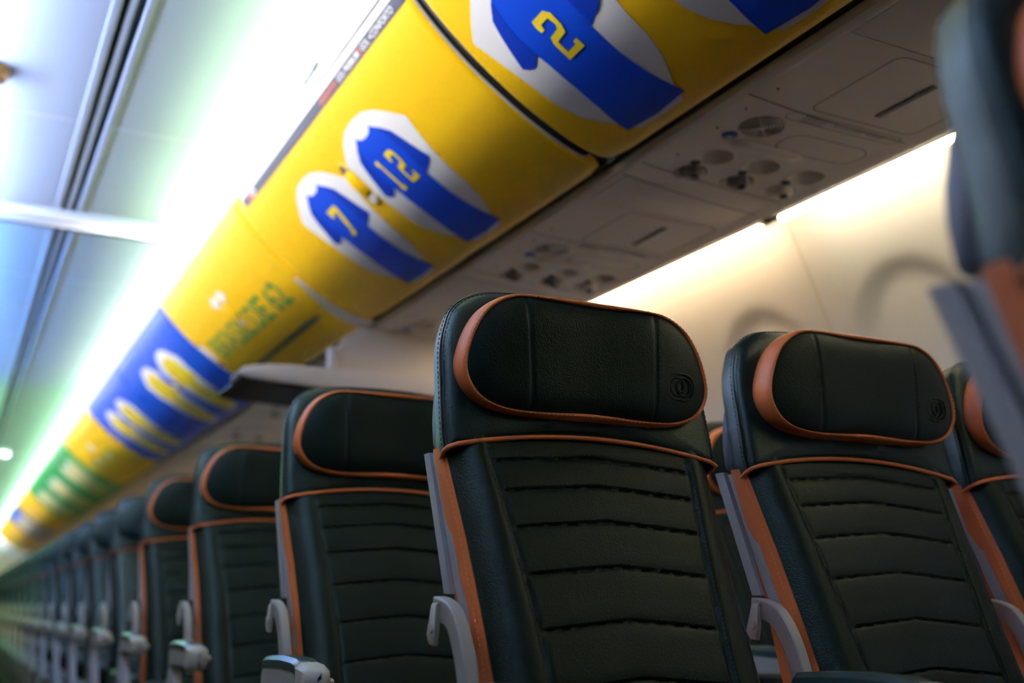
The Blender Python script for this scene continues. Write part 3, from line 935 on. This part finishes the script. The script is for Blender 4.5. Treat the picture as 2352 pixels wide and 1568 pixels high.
    for t in [j / 8 for j in range(1, 9)]:
        pth.append((lerp(.2195, .2125, t), yu(.905) + lerp(.011, .042, t), .905 - lerp(.005, .017, t)))
    MB().tube(pth, .0034, 10).build('collar_piping', M['orange'], root)
    # --- headrest pad
    HP = [(0, .9525), (.10, .9525), (.150, .9575), (.180, .970), (.197, .990), (.203, 1.012), (.199, 1.040), (.187, 1.072), (.168, 1.099), (.138, 1.118), (.100, 1.1245), (0, 1.1265)]
    hp = catmull(HP, 9)
    loop_h = [(-x, z) for x, z in hp] + [(x, z) for x, z in hp[::-1][1:-1]]
    # even spacing
    def resample(lp, n):
        pts = [Vector((*p, 0)) for p in lp] + [Vector((*lp[0], 0))]
        L = [0]
        for a, b in zip(pts, pts[1:]): L.append(L[-1] + (b - a).length)
        out = []
        j = 0
        for q in range(n):
            d = L[-1] * q / n
            while L[j + 1] < d: j += 1
            out.append(tuple(pts[j].lerp(pts[j + 1], (d - L[j]) / max(1e-9, L[j + 1] - L[j]))[:2]))
        return out
    lh = resample(loop_h, 240)
    hc = (0, 1.035)
    YH = .008
    def hy(x, z, k):
        y = YH - .010 * (1 - k ** 6)
        y += .0024 * math.exp(-((abs(x) - .100 - .006 * (z - .95) / .17) / .0024) ** 2) * smooth((.985 - k) / .06 + .4)
        y += .003 * smooth((.10 - abs(x)) / .10)
        y += .045 * max(0, abs(x) - .10) ** 1.6
        return y
    def hring(k, ins=0.0, y=None, dyv=0.0):
        r = []
        for x, z in lh:
            dx, dz = x - hc[0], z - hc[1]
            L = math.hypot(dx, dz)
            f = (L * k - ins) / L
            xx, zz = dx * f, hc[1] + dz * f
            base = hy(xx, zz, k) if y is None else y + .045 * max(0, abs(x) - .10) ** 1.6
            r.append((xx, base + dyv, zz))
        return r
    mb = MB()
    NK = 62
    mb.loft([hring(.01 + .99 * j / NK, .0085 * (j / NK)) for j in range(NK + 1)] + [hring(1, .0080, YH + .012)], True, True, False)
    hd = mb.build('headrest', M['leather'], root, ang=60)
    mb = MB()
    mb.loft([hring(1, .0088, YH + .010), hring(1, .0086, YH + .0010), hring(1, .0066, YH - .0022), hring(1, .0040, YH - .0018), hring(1, .0012, YH + .002), hring(1, 0, YH + .008), hring(1, -.0008, YH + .020), hring(1, .0002, YH + .032), hring(1, .005, YH + .044), hring(1, .02, YH + .052)], True, False, True)
    hb = mb.build('headrest_border', M['orange'], root, ang=70)
    st = MB()
    st.dashes(hring(1, .0044, YH - .0024), .0008, .0046, .0024)
    for x in (-.1, .1):
        st.tube([(x * 1.0, YH + .002, .9535), (x, YH + .012, .9515), (x, YH + .03, .9515)], .0009, 5)
        st.tube([(x * 1.0, YH + .002, 1.1235), (x, YH + .012, 1.1255), (x, YH + .03, 1.1255)], .0009, 5)
    st.build('stitching', M['orange_stitch'], hb)
    st = MB()
    for sg in (1, -1):
        pth = [(sg * (.1045 + .006 * (z - .95) / .17), 0, z) for z in [lerp(.962, 1.115, j / 40) for j in range(41)]]
        pth = [(x, hy(x, z, min(1, math.hypot(x / .203, (z - hc[1]) / .090))) - .0006, z) for x, y, z in pth]
        MB().dashes(pth, .00065).build('stitching', M['leather_stitch'], hd)
    # embossed emblem: two linked rings in a rounded recess
    em = MB()
    ex, ez = .145, 1.012
    ey = hy(ex, ez, .74) - .0002
    def eo(t, rx, rz, cx): return (ex + cx + rx * math.cos(t), ey - .0002, ez + rz * math.sin(t))
    TT = [2 * math.pi * j / 40 for j in range(40)]
    rl = catmull([(-.024, 0), (-.019, .015), (-.006, .0195), (0, .0187), (.006, .0195), (.019, .015), (.024, 0), (.019, -.015), (.006, -.0195), (0, -.0187), (-.006, -.0195), (-.019, -.015)], 5, True)
    em.tube([(ex + u, ey + .0004, ez + v) for u, v in rl], .0014, 8, True)
    em.tube([eo(t, .0125, .0135, -.0055) for t in TT], .0012, 8, True)
    em.tube([eo(t, .0125, .0135, .0055) for t in TT], .0012, 8, True)
    em.tube([eo(t, .0052, .0078, 0) for t in TT], .0013, 8, True)
    em.build('emblem', M['leather'], hd)
    # --- grey shell, tray table and rear cap
    def slab(hs, w, y0, y1, rnd=.008, ins=0.0):
        rings = []
        for h in hs:
            ww, a, b = w(h), yf(h) + y0, yf(h) + y1
            rings.append([(-ww, a, h), (-ww, b - rnd, h), (-ww + rnd * .4, b - rnd * .3, h), (-ww + rnd, b, h), (ww - rnd, b, h), (ww - rnd * .4, b - rnd * .3, h), (ww, b - rnd, h), (ww, a, h)])
        return MB().loft(rings, True, True, True)
    hs3 = [lerp(.42, .90, j / 30) for j in range(31)]
    slab(hs3, lambda h: interp(h, [.42, .58, .66, .72, .80, .90], [.200, .200, .204, .208, .210, .2115]), .044, .070).build('back_shell', M['grey'], root)
    slab([lerp(.715, .905, j / 12) for j in range(13)], lambda h: .2115, .073, .100).build('tray_table', M['grey'], root)
    slab([lerp(.48, .70, j / 8) for j in range(9)], lambda h: .17, .072, .088).build('pocket', M['housing'], root)
    mb = MB()
    prof = [(.048, 1.022), (.062, 1.000), (.074, .972), (.081, .944), (.083, .916), (.080, .908), (.050, .908)]
    rings = []
    for x in (-.2065, -.204, -.1, .1, .204, .2065):
        ins = .004 if abs(x) > .205 else 0
        rings.append([(x, yu(z) + d - ins, z - ins * (1 if z > .95 else -1)) for d, z in prof])
    mb.loft(rings, True, True, True)
    mb.build('rear_cap', M['housing'], root)
    # --- armrest with its curved link
    ar = MB()
    rings = []
    AX0, AX1 = -.281, -.241
    def arm_sec(y, zt, zb, ins=0.0):
        y = -.10 + (y + .105) * .677
        x0, x1, r = AX0 + ins, AX1 - ins, .009
        return [(x0 + r, y, zt), (x1 - r, y, zt), (x1, y, zt - r), (x1, y, zb + r), (x1 - r, y, zb), (x0 + r, y, zb), (x0, y, zb + r), (x0, y, zt - r)]
    for y, zt, zb, ins in ((-.105, .588, .560, .012), (-.110, .600, .548, .004), (-.125, .606, .552, 0), (-.20, .610, .556, 0), (-.30, .613, .558, 0), (-.40, .612, .560, 0), (-.435, .610, .562, 0)):
        rings.append(arm_sec(y, zt, zb, ins))
    ar.loft(rings, True, True, True)
    arm = ar.build('armrest', M['arm_grey'], root)
    mb = MB()
    rings = []
    for y, zt, zb, ins in ((-.432, .611, .560, 0), (-.440, .6135, .557, -.002), (-.49, .611, .557, -.003), (-.51, .607, .559, 0), (-.522, .600, .564, .007), (-.526, .592, .572, .014)):
        rings.append(arm_sec(y, zt, zb, ins))
    mb.loft(rings, True, True, True)
    cap = mb.build('arm_cap', M['arm_cap'], arm)
    MB().lathe([(.009, 0), (.009, .005), (.007, .007), (0, .0075)], 18, c=(AX1 + .002, -.362, .582), axis='x').build('recline_button', M['metal'], arm)
    mb = MB()
    rings = []
    for y, zt in ((-.128, .609), (-.135, .615), (-.20, .6185), (-.30, .6205), (-.40, .6185), (-.428, .615), (-.434, .609)):
        y = -.10 + (y + .105) * .677
        rings.append([(AX0 - .0012, y, zt - .020), (AX0 - .0012, y, zt - .007), (AX0 + .006, y, zt), (AX1 - .006, y, zt), (AX1 + .0012, y, zt - .007), (AX1 + .0012, y, zt - .020)])
    mb.loft(rings, True, True, True)
    mb.build('arm_pad', M['pad'], arm)
    lk = MB()
    lp = catmull([(.012, .697), (-.010, .694), (-.033, .686), (-.050, .668), (-.066, .640), (-.078, .606), (-.086, .575), (-.100, .558), (-.13, .552)], 6)
    rings = []
    for j, (y, z) in enumerate(lp):
        a = lp[max(0, j - 1)]
        b = lp[min(len(lp) - 1, j + 1)]
        ty, tz = b[0] - a[0], b[1] - a[1]
        L = math.hypot(ty, tz)
        ny, nz = -tz / L, ty / L
        hw = .013
        sec = []
        for u, v in ((-1, -1), (-.8, -1.15), (.8, -1.15), (1, -1), (1, .8), (.75, 1.05), (-.75, 1.05), (-1, .8)):
            sec.append((-.230 + u * .0085, y + ny * v * hw, z + nz * v * hw))
        rings.append(sec)
    lk.loft(rings, True, True, True)
    link = lk.build('arm_link', M['arm_grey'], root)
    mb = MB()
    hp_ = [(-.010, .7035), (.006, .7035), (.0215, .664), (.014, .653), (-.001, .652), (-.0055, .668)]
    def hsec(x, k): return [(x, .0045 + (y - .0045) * k, .678 + (z - .678) * k) for y, z in hp_]
    mb.loft([hsec(-.2365, 1), hsec(-.2412, 1), hsec(-.2430, .90)], True, True, True)
    mb.lathe([(.0075, 0), (.0065, -.0022), (0, -.003)], 20, c=(-.2430, .005, .674), axis='x')
    mb.build('hinge_cover', M['arm_cap'], link)
    # --- seat cushion, frame and legs
    mb = MB()
    mb.box(-.215, .215, -.60, -.13, .37, .475, bev=.035, seg=5)
    mb.build('seat_cushion', M['leather'], root)
    MB().box(-.225, .225, -.56, -.02, .31, .375, bev=.01).build('seat_frame', M['grey'], root)
    for y0, y1 in ((-.48, -.52), (-.08, .04)):
        mb = MB()
        mb.tube([(0, y0, .33), (0, (y0 + y1) / 2, .16), (0, y1, .01)], .018, 10)
        mb.box(-.03, .03, y1 - .05, y1 + .05, 0, .014, bev=.004)
        mb.build('leg', M['grey'], root)
    return root
def end_panel(seat):
    """fairing below the aisle armrest of an aisle seat"""
    mb = MB()
    pf = catmull([(-.10, .565), (-.085, .555), (-.075, .50), (-.06, .40), (-.05, .28), (-.05, .10)], 5)
    pb = catmull([(-.115, .565), (-.145, .545), (-.19, .50), (-.25, .44), (-.34, .37), (-.46, .33)], 5)
    rings = []
    for (y0, z0), (y1, z1) in zip(pf, pb):
        rings.append([(-.276, y0, z0), (-.276, y1, z1), (-.255, y1, z1), (-.255, y0, z0)])
    mb.loft(rings, True, True, True)
    o = mb.build('end_panel', M['grey'], seat)
    h = MB().lathe([(.052, 0), (.050, -.004), (.044, -.004), (.042, .001), (0, .0015)], 28, c=(-.2755, -.135, .43), axis='x')
    h.build('cover_cap', M['slot'], o)
    return o

seat0 = seat_proto()
ORD = ['', 'sharp front', 'second', 'third', 'fourth', 'fifth', 'sixth', 'seventh', 'eighth', 'ninth', 'tenth', 'eleventh', 'twelfth', 'thirteenth', 'fourteenth', 'fifteenth', 'sixteenth', 'seventeenth', 'eighteenth', 'nineteenth', 'twentieth', 'twenty-first', 'twenty-second', 'twenty-third']
used = False
XS = [0.505, 1.008, 1.490]
def place(r, c, label):
    global used
    o = seat0 if not used else dup(seat0)
    used = True
    o.location = (XS[c] - (.013 if r == 0 else 0), ROWS[r], 0)
    tag(o, label, 'airline seat', 'rows of airline seats')
    return o
seats = {}
for r in range(len(ROWS)):
    for c in range(3):
        if c == 1 and (r == 0 or r > 3): continue
        if c == 2 and r not in (1, 2): continue
        if r == 0: lb = 'strongly blurred green seat edge in the foreground at the right border'
        elif c == 0:
            lb = 'dark green aisle seat with orange piping in sharp focus, in front of all the others' if r == 1 else 'dark green aisle seat, %s back from the foremost sharp one' % ORD[r]
        elif c == 1:
            lb = {1: 'dark green middle seat with wide orange headrest edge, right of the sharp aisle seat', 2: 'green seat with orange top peeking between the two front headrests', 3: 'middle seat hidden behind the second aisle seat'}[r]
        else:
            lb = {1: 'blurred window seat between the middle seat and the foreground seat', 2: 'window seat hidden behind the front middle seat'}[r]
        seats[r, c] = place(r, c, lb)
for r in range(len(ROWS)):
    if (r, 0) in seats:
        if r == 0: ep = end_panel(seats[r, 0])
        else:
            d = dup(ep, seats[r, 0])
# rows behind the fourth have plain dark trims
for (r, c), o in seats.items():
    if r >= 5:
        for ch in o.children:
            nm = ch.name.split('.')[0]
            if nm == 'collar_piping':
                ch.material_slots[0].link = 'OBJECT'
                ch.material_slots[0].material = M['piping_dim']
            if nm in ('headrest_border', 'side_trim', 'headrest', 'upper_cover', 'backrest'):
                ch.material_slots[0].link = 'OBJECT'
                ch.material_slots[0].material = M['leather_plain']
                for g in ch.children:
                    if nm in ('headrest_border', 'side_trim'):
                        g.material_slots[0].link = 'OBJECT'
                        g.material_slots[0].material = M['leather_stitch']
# the front middle seat has its headrest pulled forward
for ch in seats[1, 1].children:
    if ch.name.startswith('headrest'):
        ch.location = (.008, -.010, .006)
